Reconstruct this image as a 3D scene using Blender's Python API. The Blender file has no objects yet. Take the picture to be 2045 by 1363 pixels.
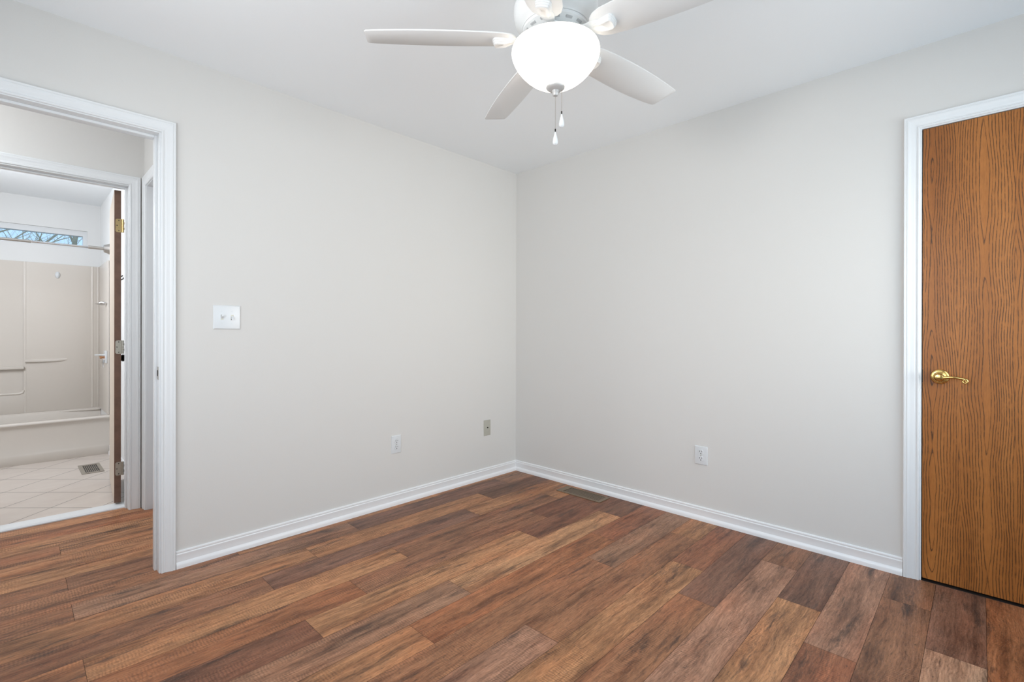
import bpy, bmesh, math, random
from mathutils import Vector, Matrix
random.seed(7)
sc = bpy.context.scene
COL = sc.collection

# ------------------------------------------------------------------ camera
F_PX, W_PX = 964.155, 2045.0
yaw, pitch, roll = 0.7760, -0.0011, 0.0017
fw = Vector((math.cos(yaw)*math.cos(pitch), math.sin(yaw)*math.cos(pitch), math.sin(pitch)))
r0 = Vector((math.sin(yaw), -math.cos(yaw), 0)); u0 = r0.cross(fw)
rt = math.cos(roll)*r0 + math.sin(roll)*u0
up = -math.sin(roll)*r0 + math.cos(roll)*u0
cd = bpy.data.cameras.new('camera'); cam = bpy.data.objects.new('camera', cd); COL.objects.link(cam)
cd.sensor_fit = 'HORIZONTAL'; cd.sensor_width = 36.0; cd.lens = 36.0*F_PX/W_PX
cd.shift_x = 11.687/W_PX; cd.shift_y = -13.188/W_PX
cd.clip_start = 0.02; cd.clip_end = 200
M = Matrix((( rt.x, up.x, -fw.x, -2.9007), (rt.y, up.y, -fw.y, -2.7323), (rt.z, up.z, -fw.z, 1.1219), (0, 0, 0, 1)))
cam.matrix_world = M
sc.camera = cam

# ------------------------------------------------------------------ view, world, lights
sc.view_settings.view_transform = 'Standard'; sc.view_settings.look = 'None'
sc.view_settings.exposure = -0.05; sc.view_settings.gamma = 1.0
sc.view_settings.use_curve_mapping = False
w = bpy.data.worlds.new('sky'); sc.world = w; w.use_nodes = True
nt = w.node_tree; bg = nt.nodes['Background']
tc = nt.nodes.new('ShaderNodeTexCoord'); sep = nt.nodes.new('ShaderNodeSeparateXYZ')
rmp = nt.nodes.new('ShaderNodeValToRGB')
rmp.color_ramp.elements[0].position = 0.0; rmp.color_ramp.elements[0].color = (0.50, 0.74, 0.95, 1)
rmp.color_ramp.elements[1].position = 0.6; rmp.color_ramp.elements[1].color = (0.22, 0.48, 0.85, 1)
nt.links.new(tc.outputs['Generated'], sep.inputs[0]); nt.links.new(sep.outputs['Z'], rmp.inputs[0])
nt.links.new(rmp.outputs[0], bg.inputs[0]); bg.inputs[1].default_value = 1.4

def area(name, loc, aim, sx, sy, power, color, spread=180):
    l = bpy.data.lights.new(name, 'AREA'); l.shape = 'RECTANGLE'; l.size = sx; l.size_y = sy
    l.energy = power; l.color = color; l.spread = math.radians(spread)
    o = bpy.data.objects.new(name, l); COL.objects.link(o); o.location = loc
    o.rotation_euler = (Vector(aim)-Vector(loc)).to_track_quat('-Z', 'Y').to_euler()
    return o
area('window_daylight', (-3.40, -1.60, 1.35), (0, -1.60, 1.35), 2.4, 1.25, 24.5, (1.0, 0.975, 0.955))
area('window_daylight', (-1.30, -3.50, 1.35), (-1.30, 0, 0.30), 2.4, 1.25, 18.5, (0.72, 0.90, 1.0))
area('added_wall_fill', (-0.55, -3.49, 1.40), (-0.75, 0, 1.30), 0.8, 1.2, 8.0, (1.0, 0.93, 0.84), 90)  # added lamp with no source of its own, lifts the doorway wall
area('fan_shadow_lamp', (-3.39, -1.62, 1.72), (0, -1.70, 2.15), 0.36, 0.32, 7.0, (1.0, 0.99, 0.97), 140)  # small added lamp that gives the fan its soft shadow
area('added_bath_fill', (-3.75, 2.3, 1.95), (-2.3, 2.5, 1.2), 0.25, 0.9, 30, (0.88, 0.93, 1.0))  # unseen lamp added to brighten the bathroom
hl = bpy.data.lights.new('hall_ceiling_light', 'POINT'); hl.energy = 23; hl.shadow_soft_size = 0.12; hl.color = (0.93, 0.965, 1.0)
ho = bpy.data.objects.new('hall_ceiling_light', hl); COL.objects.link(ho); ho.location = (-3.75, 0.55, 2.20)
BOWL_STRENGTH = 2.9

# ------------------------------------------------------------------ materials
def lin(c):
    return tuple(((v/255)/12.92 if v/255 <= 0.04045 else (((v/255)+0.055)/1.055)**2.4) for v in c)
def N(nt, t, **kw):
    n = nt.nodes.new('ShaderNode'+t)
    for k, v in kw.items(): setattr(n, k, v)
    return n
def mat(name, col, rough=0.5, metal=0.0, spec=0.5, bump=None, var=0.0, vscale=4.0):
    m = bpy.data.materials.new(name); m.use_nodes = True; nt = m.node_tree; b = nt.nodes['Principled BSDF']
    b.inputs['Base Color'].default_value = (*col, 1); b.inputs['Roughness'].default_value = rough
    b.inputs['Metallic'].default_value = metal; b.inputs['Specular IOR Level'].default_value = spec
    tc = N(nt, 'TexCoord')
    if var:
        n = N(nt, 'TexNoise'); n.inputs['Scale'].default_value = vscale; n.inputs['Detail'].default_value = 5
        mx = N(nt, 'MixRGB'); mx.inputs[1].default_value = (*[c*(1-var) for c in col], 1); mx.inputs[2].default_value = (*[min(1, c*(1+var)) for c in col], 1)
        nt.links.new(tc.outputs['Object'], n.inputs['Vector']); nt.links.new(n.outputs[0], mx.inputs[0]); nt.links.new(mx.outputs[0], b.inputs['Base Color'])
    if bump:
        n = N(nt, 'TexNoise'); n.inputs['Scale'].default_value = bump[0]; n.inputs['Detail'].default_value = 3
        bp = N(nt, 'Bump'); bp.inputs['Strength'].default_value = bump[1]; bp.inputs['Distance'].default_value = 0.002
        nt.links.new(tc.outputs['Object'], n.inputs['Vector']); nt.links.new(n.outputs[0], bp.inputs['Height']); nt.links.new(bp.outputs[0], b.inputs['Normal'])
    return m
MW = {}
MW['wall'] = mat('wall_paint', (0.695, 0.682, 0.660), 0.75, spec=0.25, bump=(220, 0.12))
MW['bathwall'] = mat('bath_paint', (0.78, 0.78, 0.77), 0.6, spec=0.3, bump=(220, 0.1))
MW['ceil'] = mat('ceiling_paint', (0.875, 0.90, 0.915), 0.85, spec=0.2, bump=(150, 0.12))
MW['trim'] = mat('white_trim_gloss', (0.765, 0.78, 0.79), 0.35)
MW['basewhite'] = mat('lightened_baseboard_gloss', (0.86, 0.868, 0.878), 0.3)  # same trim paint, lightened because less light reaches the baseboards
MW['white'] = mat('white_plastic', (0.71, 0.73, 0.745), 0.25, spec=0.5)
MW['fanwhite'] = mat('white_fan_enamel', (0.74, 0.745, 0.74), 0.45)
MW['brass'] = mat('polished_brass', (0.68, 0.47, 0.17), 0.16, metal=1.0, var=0.1, vscale=60)
MW['oldbrass'] = mat('worn_brass', (0.58, 0.44, 0.22), 0.32, metal=1.0, var=0.25, vscale=220)
MW['nickel'] = mat('satin_nickel', (0.55, 0.52, 0.49), 0.3, metal=1.0, var=0.06, vscale=50)
MW['dull'] = mat('dull_steel', (0.46, 0.44, 0.38), 0.42, metal=0.8, var=0.2, vscale=200)
MW['chrome'] = mat('chrome', (0.75, 0.75, 0.76), 0.1, metal=1.0)
MW['dark'] = mat('dark_slot', (0.012, 0.012, 0.012), 0.6)
MW['black'] = mat('black_metal', (0.02, 0.018, 0.016), 0.35, metal=0.5)
MW['almond'] = mat('almond_plastic', (0.45, 0.44, 0.38), 0.4, var=0.03)
MW['reg'] = mat('bronze_register_paint', (0.185, 0.130, 0.080), 0.5, metal=0.0, var=0.15, vscale=90)
MW['reg2'] = mat('taupe_register_paint', (0.33, 0.29, 0.24), 0.5, metal=0.2, var=0.12, vscale=80)
MW['fiber'] = mat('biscuit_fibreglass', (0.67, 0.615, 0.555), 0.22, spec=0.5, var=0.015, vscale=2)
MW['edge'] = mat('raw_brown_door_edge', (0.17, 0.095, 0.065), 0.7, bump=(90, 0.4), var=0.35, vscale=26)
MW['doorskin'] = mat('beige_door_paint', (0.64, 0.54, 0.44), 0.5, var=0.05, vscale=6)
MW['whitedoor'] = mat('white_door_paint', (0.70, 0.71, 0.72), 0.5)
MW['bark'] = mat('pale_bark', (0.58, 0.44, 0.29), 0.9, bump=(30, 0.6), var=0.4, vscale=9)
MW['ground'] = mat('winter_ground', (0.22, 0.18, 0.11), 0.95, var=0.3, vscale=1.2)
MW['gap'] = mat('gap_shade_underlay', (0.03, 0.02, 0.015), 0.9)  # dark sheet below the planks, paints the shade in their seams
MW['finial'] = mat('pewter_enamel', (0.50, 0.49, 0.48), 0.4, metal=0.2)
MW['slotgrey'] = mat('vent_slot_shade', (0.42, 0.42, 0.42), 0.6)  # fan white turned grey to paint the shade in the vent slots
MW['copper'] = mat('copper', (0.55, 0.27, 0.14), 0.3, metal=1.0)

def glow(name, col, s):
    m = bpy.data.materials.new(name); m.use_nodes = True; b = m.node_tree.nodes['Principled BSDF']
    b.inputs['Base Color'].default_value = (0.85, 0.84, 0.82, 1); b.inputs['Roughness'].default_value = 0.25
    b.inputs['Emission Color'].default_value = (*col, 1); b.inputs['Emission Strength'].default_value = s
    return m
MW['bowl'] = glow('lit_frosted_glass', (1.0, 0.90, 0.77), BOWL_STRENGTH)

def glass(name):
    m = bpy.data.materials.new(name); m.use_nodes = True; nt = m.node_tree; nt.nodes.clear()
    out = N(nt, 'OutputMaterial'); t = N(nt, 'BsdfTransparent'); g = N(nt, 'BsdfGlossy'); mx = N(nt, 'MixShader')
    g.inputs['Roughness'].default_value = 0.02; mx.inputs[0].default_value = 0.05
    nt.links.new(t.outputs[0], mx.inputs[1]); nt.links.new(g.outputs[0], mx.inputs[2]); nt.links.new(mx.outputs[0], out.inputs[0])
    return m
MW['glass'] = glass('window_glass')

def math_(nt, op, a, b=None, clamp=False):
    n = N(nt, 'Math', operation=op, use_clamp=clamp)
    for i, v in enumerate((a, b)):
        if v is None: continue
        if isinstance(v, (int, float)): n.inputs[i].default_value = v
        else: nt.links.new(v, n.inputs[i])
    return n.outputs[0]
def ramp(nt, fac, stops):
    n = N(nt, 'ValToRGB'); cr = n.color_ramp
    while len(cr.elements) < len(stops): cr.elements.new(0.5)
    for e, (p, c) in zip(cr.elements, stops):
        e.position = p; e.color = (*c, 1) if len(c) == 3 else c
    nt.links.new(fac, n.inputs[0]); return n.outputs[0]
def mixc(nt, fac, a, b, blend='MIX'):
    n = N(nt, 'MixRGB', blend_type=blend)
    for i, v in enumerate((fac, a, b)):
        if isinstance(v, (int, float)): n.inputs[i].default_value = v
        elif isinstance(v, tuple): n.inputs[i].default_value = (*v, 1)
        else: nt.links.new(v, n.inputs[i])
    return n.outputs[0]
def noise(nt, vec, sx, sy, scale=1.0, detail=4, rough=0.55, sz=1.0):
    mp = N(nt, 'Mapping'); mp.inputs['Scale'].default_value = (sx, sy, sz); nt.links.new(vec, mp.inputs[0])
    n = N(nt, 'TexNoise'); n.inputs['Scale'].default_value = scale; n.inputs['Detail'].default_value = detail; n.inputs['Roughness'].default_value = rough
    nt.links.new(mp.outputs[0], n.inputs['Vector']); return n.outputs[0]

def plank_material():
    m = bpy.data.materials.new('rustic_vinyl_plank'); m.use_nodes = True; nt = m.node_tree; b = nt.nodes['Principled BSDF']
    uv = N(nt, 'UVMap'); uv.uv_map = 'plank'; V = uv.outputs[0]
    at = N(nt, 'Attribute'); at.attribute_name = 'tone'; C = at.outputs['Color']
    wav = noise(nt, V, 2.2, 5.0, 1, 3)                                   # long wandering warp
    wv = N(nt, 'VectorMath', operation='MULTIPLY_ADD')
    cmb = N(nt, 'CombineXYZ'); nt.links.new(wav, cmb.inputs[1])
    nt.links.new(cmb.outputs[0], wv.inputs[0]); wv.inputs[1].default_value = (0, 0.055, 0); nt.links.new(V, wv.inputs[2]); W = wv.outputs[0]
    streak = noise(nt, W, 1.7, 42, 1, 9, 0.70)
    c = mixc(nt, 1.0, C, ramp(nt, streak, [(0.28, (0.46, 0.42, 0.40)), (0.44, (0.88, 0.86, 0.85)), (0.58, (1.10, 1.10, 1.10)), (0.74, (1.45, 1.46, 1.47))]), 'MULTIPLY')
    smoke = noise(nt, W, 1.9, 10.5, 1, 8, 0.70)
    c = mixc(nt, 1.0, c, ramp(nt, smoke, [(0.32, (0.30, 0.27, 0.27)), (0.43, (0.70, 0.68, 0.67)), (0.53, (1.03, 1.03, 1.03)), (0.7, (1.14, 1.14, 1.13))]), 'MULTIPLY')
    hue = noise(nt, W, 2.0, 7, 1, 3)
    c = mixc(nt, ramp(nt, hue, [(0.46, (0, 0, 0)), (0.70, (0.55, 0.55, 0.55))]), c, mixc(nt, 1.0, c, (1.15, 0.87, 0.74), 'MULTIPLY'))
    kd = noise(nt, W, 2.3, 15, 1, 8, 0.72)
    c = mixc(nt, ramp(nt, kd, [(0.555, (0, 0, 0)), (0.64, (0.62,)*3), (0.72, (0.86,)*3)]), c, (0.026, 0.019, 0.017))
    fine = noise(nt, W, 20, 170, 1, 6, 0.75)
    c = mixc(nt, 1.0, c, ramp(nt, fine, [(0.32, (0.50, 0.48, 0.46)), (0.48, (0.96, 0.96, 0.96)), (0.54, (1.04, 1.04, 1.04)), (0.70, (1.50, 1.50, 1.52))]), 'MULTIPLY')
    tick = noise(nt, V, 46, 95, 1, 3, 0.7)
    c = mixc(nt, ramp(nt, tick, [(0.60, (0, 0, 0)), (0.70, (0.55,)*3)]), c, (0.03, 0.02, 0.016))
    # cross saw marks in patches
    wv2 = N(nt, 'TexWave', wave_type='BANDS', bands_direction='X'); wv2.inputs['Scale'].default_value = 30; wv2.inputs['Distortion'].default_value = 6
    wv2.inputs['Detail'].default_value = 3; wv2.inputs['Detail Scale'].default_value = 1.3; nt.links.new(V, wv2.inputs['Vector'])
    sawm = ramp(nt, noise(nt, V, 2.4, 9, 1, 3), [(0.47, (0, 0, 0)), (0.60, (0.75, 0.75, 0.75))])
    c = mixc(nt, sawm, c, mixc(nt, 1.0, c, ramp(nt, wv2.outputs['Fac'], [(0.1, (0.74, 0.73, 0.72)), (0.8, (1.16, 1.16, 1.16))]), 'MULTIPLY'))
    speck = noise(nt, V, 120, 260, 1, 2)
    c = mixc(nt, ramp(nt, speck, [(0.62, (0, 0, 0)), (0.72, (0.35, 0.35, 0.35))]), c, (0.42, 0.32, 0.25))
    nt.links.new(c, b.inputs['Base Color'])
    nt.links.new(ramp(nt, streak, [(0.3, (0.50,)*3), (0.7, (0.40,)*3)]), b.inputs['Roughness'])
    b.inputs['Specular IOR Level'].default_value = 0.35
    bp = N(nt, 'Bump'); bp.inputs['Strength'].default_value = 0.25; bp.inputs['Distance'].default_value = 0.001
    nt.links.new(fine, bp.inputs['Height']); nt.links.new(bp.outputs[0], b.inputs['Normal'])
    return m
MW['plank'] = plank_material()

def oak_material():
    m = bpy.data.materials.new('stained_oak_veneer'); m.use_nodes = True; nt = m.node_tree; b = nt.nodes['Principled BSDF']
    tc = N(nt, 'TexCoord'); sp = N(nt, 'SeparateXYZ'); nt.links.new(tc.outputs['Object'], sp.inputs[0])
    wob = noise(nt, tc.outputs['Object'], 1, 22, 1, 4, 0.62, sz=11)
    Y = math_(nt, 'ADD', sp.outputs['Y'], math_(nt, 'MULTIPLY', math_(nt, 'SUBTRACT', wob, 0.5), 0.0065))
    cb = N(nt, 'CombineXYZ'); nt.links.new(Y, cb.inputs[1]); nt.links.new(sp.outputs['Z'], cb.inputs[2]); P = cb.outputs[0]
    def figure(Pv, Yv):
        # flame columns every 17 cm: lines crowd between them, close into tall pointed loops on them
        drift = math_(nt, 'MULTIPLY', math_(nt, 'SUBTRACT', noise(nt, Pv, 1, 3.0, 1, 1, 0.4, sz=0.5), 0.5), 0.05)
        t = math_(nt, 'FRACT', math_(nt, 'DIVIDE', math_(nt, 'ADD', math_(nt, 'ADD', Yv, drift), 0.034+0.086+1.72), 0.172))
        d = math_(nt, 'MULTIPLY', math_(nt, 'SUBTRACT', t, 0.5), 0.172)
        d = math_(nt, 'SQRT', math_(nt, 'ADD', math_(nt, 'MULTIPLY', d, d), 0.010**2))
        rise = noise(nt, Pv, 1, 4.0, 1, 2, 0.5, sz=1.5)
        return math_(nt, 'ADD', math_(nt, 'MULTIPLY', d, 118.0), math_(nt, 'MULTIPLY', rise, 9.0))
    DL = 0.006
    off = N(nt, 'VectorMath', operation='ADD'); nt.links.new(P, off.inputs[0]); off.inputs[1].default_value = (0, DL, 0)
    f = figure(P, Y); f2 = figure(off.outputs[0], math_(nt, 'ADD', Y, DL))
    grad = math_(nt, 'MAXIMUM', math_(nt, 'DIVIDE', math_(nt, 'ABSOLUTE', math_(nt, 'SUBTRACT', f2, f)), DL), 26.0)
    fr = math_(nt, 'FRACT', f)
    line = math_(nt, 'DIVIDE', math_(nt, 'ABSOLUTE', math_(nt, 'SUBTRACT', fr, 0.5)), grad)
    line = ramp(nt, math_(nt, 'MULTIPLY', line, 200.0), [(0.0, (1, 1, 1)), (0.14, (0.9,)*3), (0.36, (0, 0, 0))])
    brk = ramp(nt, noise(nt, P, 1, 60, 1, 3, 0.6, sz=24), [(0.32, (0.25,)*3), (0.52, (1, 1, 1))])
    line = math_(nt, 'MULTIPLY', line, brk)
    tone = noise(nt, P, 1, 9, 1, 3, 0.5, sz=0.7)
    c = ramp(nt, tone, [(0.30, lin((142, 85, 36))), (0.5, lin((160, 99, 45))), (0.70, lin((174, 111, 54)))])
    pore = noise(nt, P, 1, 420, 1, 4, 0.7, sz=22)
    c = mixc(nt, 1.0, c, ramp(nt, pore, [(0.30, (0.72, 0.70, 0.68)), (0.5, (1, 1, 1)), (0.7, (1.14, 1.14, 1.14))]), 'MULTIPLY')
    c = mixc(nt, math_(nt, 'MULTIPLY', line, 0.86), c, lin((44, 28, 15)))
    nt.links.new(c, b.inputs['Base Color']); b.inputs['Roughness'].default_value = 0.38; b.inputs['Specular IOR Level'].default_value = 0.4
    bp = N(nt, 'Bump'); bp.inputs['Strength'].default_value = 0.12; bp.inputs['Distance'].default_value = 0.001; bp.invert = True
    nt.links.new(line, bp.inputs['Height']); nt.links.new(bp.outputs[0], b.inputs['Normal'])
    return m
MW['oak'] = oak_material()

def tile_material():
    m = bpy.data.materials.new('diagonal_ceramic_tile'); m.use_nodes = True; nt = m.node_tree; b = nt.nodes['Principled BSDF']
    tc = N(nt, 'TexCoord'); sp = N(nt, 'SeparateXYZ'); nt.links.new(tc.outputs['Object'], sp.inputs[0])
    def g(v, off):
        t = math_(nt, 'FRACT', math_(nt, 'DIVIDE', math_(nt, 'SUBTRACT', v, off), 0.4285))
        return math_(nt, 'SUBTRACT', 0.5, math_(nt, 'ABSOLUTE', math_(nt, 'SUBTRACT', t, 0.5)))
    a = g(math_(nt, 'ADD', sp.outputs['X'], sp.outputs['Y']), -1.214-4.285)
    d = g(math_(nt, 'SUBTRACT', sp.outputs['X'], sp.outputs['Y']), -4.688-4.285)
    ln = math_(nt, 'MINIMUM', a, d)
    grout = ramp(nt, ln, [(0.0, (1, 1, 1)), (0.006, (1, 1, 1)), (0.011, (0, 0, 0))])
    n = noise(nt, tc.outputs['Object'], 5, 9, 1, 5, 0.6)
    c = ramp(nt, n, [(0.3, (0.60, 0.52, 0.465)), (0.7, (0.66, 0.59, 0.53))])
    c = mixc(nt, grout, c, (0.11, 0.085, 0.07))
    nt.links.new(c, b.inputs['Base Color']); b.inputs['Roughness'].default_value = 0.28
    return m
MW['tile'] = tile_material()

# ------------------------------------------------------------------ mesh helpers
class MB:
    def __init__(s): s.v = []; s.f = []; s.mi = []; s.cur = 0
    def add(s, vs, fs):
        o = len(s.v); s.v += [tuple(p) for p in vs]; s.f += [tuple(i+o for i in f) for f in fs]; s.mi += [s.cur]*len(fs); return s
    def box(s, a, b, bev=0.0):
        x0, y0, z0 = (min(a[i], b[i]) for i in range(3)); x1, y1, z1 = (max(a[i], b[i]) for i in range(3))
        if bev <= 0:
            vs = [(x, y, z) for z in (z0, z1) for y in (y0, y1) for x in (x0, x1)]
            return s.add(vs, [(0, 2, 3, 1), (4, 5, 7, 6), (0, 1, 5, 4), (2, 6, 7, 3), (0, 4, 6, 2), (1, 3, 7, 5)])
        bm = bmesh.new(); bmesh.ops.create_cube(bm, size=1)
        for v in bm.verts: v.co = Vector(((x0+x1)/2+v.co.x*(x1-x0), (y0+y1)/2+v.co.y*(y1-y0), (z0+z1)/2+v.co.z*(z1-z0)))
        bmesh.ops.bevel(bm, geom=bm.edges[:], offset=bev, segments=2, affect='EDGES', profile=0.6)
        bm.verts.index_update(); s.add([v.co.copy() for v in bm.verts], [[v.index for v in f.verts] for f in bm.faces]); bm.free(); return s
    def lathe(s, prof, c=(0, 0, 0), axis='Z', n=48, caps=True):
        """prof: (radius, height) list, revolved round axis through c"""
        vs = []
        for r, h in prof:
            for k in range(n):
                t = 2*math.pi*k/n; a, b_ = r*math.cos(t), r*math.sin(t)
                p = {'Z': (a, b_, h), 'X': (h, a, b_), 'Y': (b_, h, a)}[axis]
                vs.append((c[0]+p[0], c[1]+p[1], c[2]+p[2]))
        fs = [(i*n+k, i*n+(k+1) % n, (i+1)*n+(k+1) % n, (i+1)*n+k) for i in range(len(prof)-1) for k in range(n)]
        if caps:
            fs.append(tuple(range(n-1, -1, -1))); fs.append(tuple((len(prof)-1)*n+k for k in range(n)))
        return s.add(vs, fs)
    def tube(s, pts, rad, n=10, caps=True):
        pts = [Vector(p) for p in pts]; rad = rad if isinstance(rad, (list, tuple)) else [rad]*len(pts)
        vs = []; prev = None
        for i, p in enumerate(pts):
            t = (pts[min(i+1, len(pts)-1)]-pts[max(i-1, 0)]).normalized()
            if prev is None: prev = t.orthogonal().normalized()
            prev = (prev-t*prev.dot(t)).normalized(); q = t.cross(prev)
            vs += [p+rad[i]*(math.cos(2*math.pi*k/n)*prev+math.sin(2*math.pi*k/n)*q) for k in range(n)]
        fs = [(i*n+k, i*n+(k+1) % n, (i+1)*n+(k+1) % n, (i+1)*n+k) for i in range(len(pts)-1) for k in range(n)]
        if caps: fs += [tuple(range(n-1, -1, -1)), tuple((len(pts)-1)*n+k for k in range(n))]
        return s.add(vs, fs)
    def sweep(s, rings, caps=True, closed=True):
        """rings: list of equally long vertex loops"""
        n = len(rings[0]); vs = [p for r in rings for p in r]
        fs = [(i*n+k, i*n+(k+1) % n, (i+1)*n+(k+1) % n, (i+1)*n+k) for i in range(len(rings)-1) for k in range(n if closed else n-1)]
        if caps: fs += [tuple(range(n-1, -1, -1)), tuple((len(rings)-1)*n+k for k in range(n))]
        return s.add(vs, fs)
    def build(s, name, mats, parent=None, smooth=None, origin=None):
        me = bpy.data.meshes.new(name); o0 = Vector(origin) if origin else Vector((0, 0, 0))
        me.from_pydata([tuple(Vector(p)-o0) for p in s.v], [], s.f)
        for m in (mats if isinstance(mats, (list, tuple)) else [mats]): me.materials.append(m)
        for p, i in zip(me.polygons, s.mi): p.material_index = i
        bm = bmesh.new(); bm.from_mesh(me); bmesh.ops.recalc_face_normals(bm, faces=bm.faces[:]); bm.to_mesh(me); bm.free()
        if smooth:
            for p in me.polygons: p.use_smooth = True
            me.set_sharp_from_angle(angle=math.radians(smooth))
        o = bpy.data.objects.new(name, me); COL.objects.link(o); o.location = o0
        if parent:
            o.parent = parent; o.matrix_parent_inverse = Matrix.Identity(4)
            o.location = o0 - parent_loc(parent)
        return o
def parent_loc(p):
    l = Vector(p.location)
    while p.parent: p = p.parent; l += Vector(p.location)
    return l
def tag(o, label=None, cat=None, group=None, kind=None):
    if label: o['label'] = label
    if cat: o['category'] = cat
    if group: o['group'] = group
    if kind: o['kind'] = kind
    return o
def empty(name, loc, label, cat, group=None):
    o = bpy.data.objects.new(name, None); COL.objects.link(o); o.location = loc; o.empty_display_size = 0.05
    return tag(o, label, cat, group)
def struct(o, label, cat): return tag(o, label, cat, kind='structure')

H = 2.44
XW, YW = -3.45, -3.55          # bedroom's two walls behind the camera
# ------------------------------------------------------------------ floor: a tone per plank, hall rows with the hall light in theirs
PAL = dict(lt=(194, 148, 108), tan=(172, 124, 86), gd=(180, 132, 92), orr=(158, 102, 66), md=(150, 104, 74), rd=(134, 84, 60),
           dk=(98, 68, 54), dr=(110, 70, 54), pd=(108, 80, 70), gy=(148, 114, 92), pk=(158, 120, 100), pg=(184, 150, 126), br=(132, 92, 68))
TONE_C, TONE_G = 0.66, 1.10
ROW0, PW = -2.752, 0.1585
JO = {0: -0.618, 1: -0.30, 2: -0.885}      # first joint measured from the closet-door wall
def row_phase(k):
    if k == 18 or k == 21: return 1
    if k == 19: return 2
    if k == 20: return 0
    if k == 22: return 2
    return k % 3
TONES = {0: ['pd', 'pg', 'gy'], 1: ['br', 'br', 'md'], 2: ['pk', 'rd', 'md'], 3: ['pd', 'gd', 'md'], 4: ['br', 'pk', 'rd'], 5: ['pd', 'md', 'rd'],
         6: ['rd', 'gd', 'orr'], 7: ['gd', 'md', 'pk'], 8: ['gy', 'md', 'dr'], 9: ['rd', 'orr', 'tan'], 10: ['dk', 'lt', 'gy'], 11: ['dr', 'gd', 'dr'],
         12: ['dr', 'br', 'orr', 'rd'], 13: ['tan', 'br', 'gd', 'tan'], 14: ['tan', 'pd', 'br', 'md'], 15: ['dk', 'tan', 'tan', 'md'], 16: ['gy', 'pd', 'gy', 'md'],
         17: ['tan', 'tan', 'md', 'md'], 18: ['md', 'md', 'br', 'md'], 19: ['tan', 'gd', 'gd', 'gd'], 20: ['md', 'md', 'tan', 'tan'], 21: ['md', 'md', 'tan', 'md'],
         22: ['gd', 'lt', 'gd', 'lt'], 23: ['rd', 'orr', 'orr', 'orr']}  # hall rows lighter and more orange: warm hall light put into their tones
def build_floor():
    vs, fs, tone, uvs = [], [], [], []
    def clip_regions(x0, x1, y0, y1):
        out = []
        for (ax0, ax1, ay0, ay1) in ((XW, -0.0, YW, 0.0), (-3.189, -2.427, 0.0, 0.12), (-5.0, -2.31, 0.12, 1.192), (-2.31, -2.19, 0.27, 1.05)):
            a, b_, c, d = max(x0, ax0), min(x1, ax1), max(y0, ay0), min(y1, ay1)
            if b_-a > 1e-4 and d-c > 1e-4: out.append((a, b_, c, d))
        return out
    g = 0.0006
    for k in range(-6, 27):
        y0, y1 = ROW0+k*PW, ROW0+(k+1)*PW
        j = JO[row_phase(k)]; xs = [0.05, j]
        while xs[-1] > -5.2: xs.append(xs[-1]-1.2175)
        for i in range(len(xs)-1):
            xb, xa = xs[i], xs[i+1]
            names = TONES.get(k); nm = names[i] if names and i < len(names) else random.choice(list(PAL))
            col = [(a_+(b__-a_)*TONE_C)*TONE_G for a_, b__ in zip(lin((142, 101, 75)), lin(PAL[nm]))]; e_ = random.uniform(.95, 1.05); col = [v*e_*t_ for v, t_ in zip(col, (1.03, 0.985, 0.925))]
            ox, oy = random.uniform(0, 60), random.uniform(0, 60)
            for (a, b_, c, d) in clip_regions(xa+g, xb-g, y0+g, y1-g):
                n0 = len(vs); vs += [(a, c, 0), (b_, c, 0), (b_, d, 0), (a, d, 0)]; fs.append((n0, n0+1, n0+2, n0+3)); tone.append(col)
                uvs.append([(x-xa+ox, y-y0+oy) for x, y in ((a, c), (b_, c), (b_, d), (a, d))])
    nplank = len(fs)
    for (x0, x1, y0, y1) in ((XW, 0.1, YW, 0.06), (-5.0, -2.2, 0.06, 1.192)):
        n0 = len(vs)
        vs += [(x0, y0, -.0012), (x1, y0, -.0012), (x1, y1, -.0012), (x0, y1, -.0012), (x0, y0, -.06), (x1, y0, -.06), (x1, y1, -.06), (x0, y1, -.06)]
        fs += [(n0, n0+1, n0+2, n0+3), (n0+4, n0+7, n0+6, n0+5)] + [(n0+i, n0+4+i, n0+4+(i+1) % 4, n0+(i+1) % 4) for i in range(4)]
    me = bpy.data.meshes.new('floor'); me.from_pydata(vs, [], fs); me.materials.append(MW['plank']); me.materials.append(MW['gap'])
    ca = me.color_attributes.new('tone', 'FLOAT_COLOR', 'CORNER'); ul = me.uv_layers.new(name='plank')
    for p in me.polygons:
        if p.index < nplank:
            for q, li in enumerate(p.loop_indices):
                ca.data[li].color = (*tone[p.index], 1); ul.data[li].uv = uvs[p.index][q]
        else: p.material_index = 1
    o = bpy.data.objects.new('floor', me); COL.objects.link(o)
    return struct(o, 'rustic brown wood plank floor running through bedroom and hall', 'floor')
build_floor()
m = MB(); m.box((-4.2, 1.192, -.06), (-2.27, 3.85, 0)); struct(m.build('floor_bathroom', MW['tile']), 'beige tile floor laid diagonally in the bathroom', 'floor')
m = MB(); m.box((-5.0, YW-.12, H), (0.15, 3.95, H+.1)); struct(m.build('ceiling', MW['ceil']), 'plain white ceiling above the fan', 'ceiling')

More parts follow.
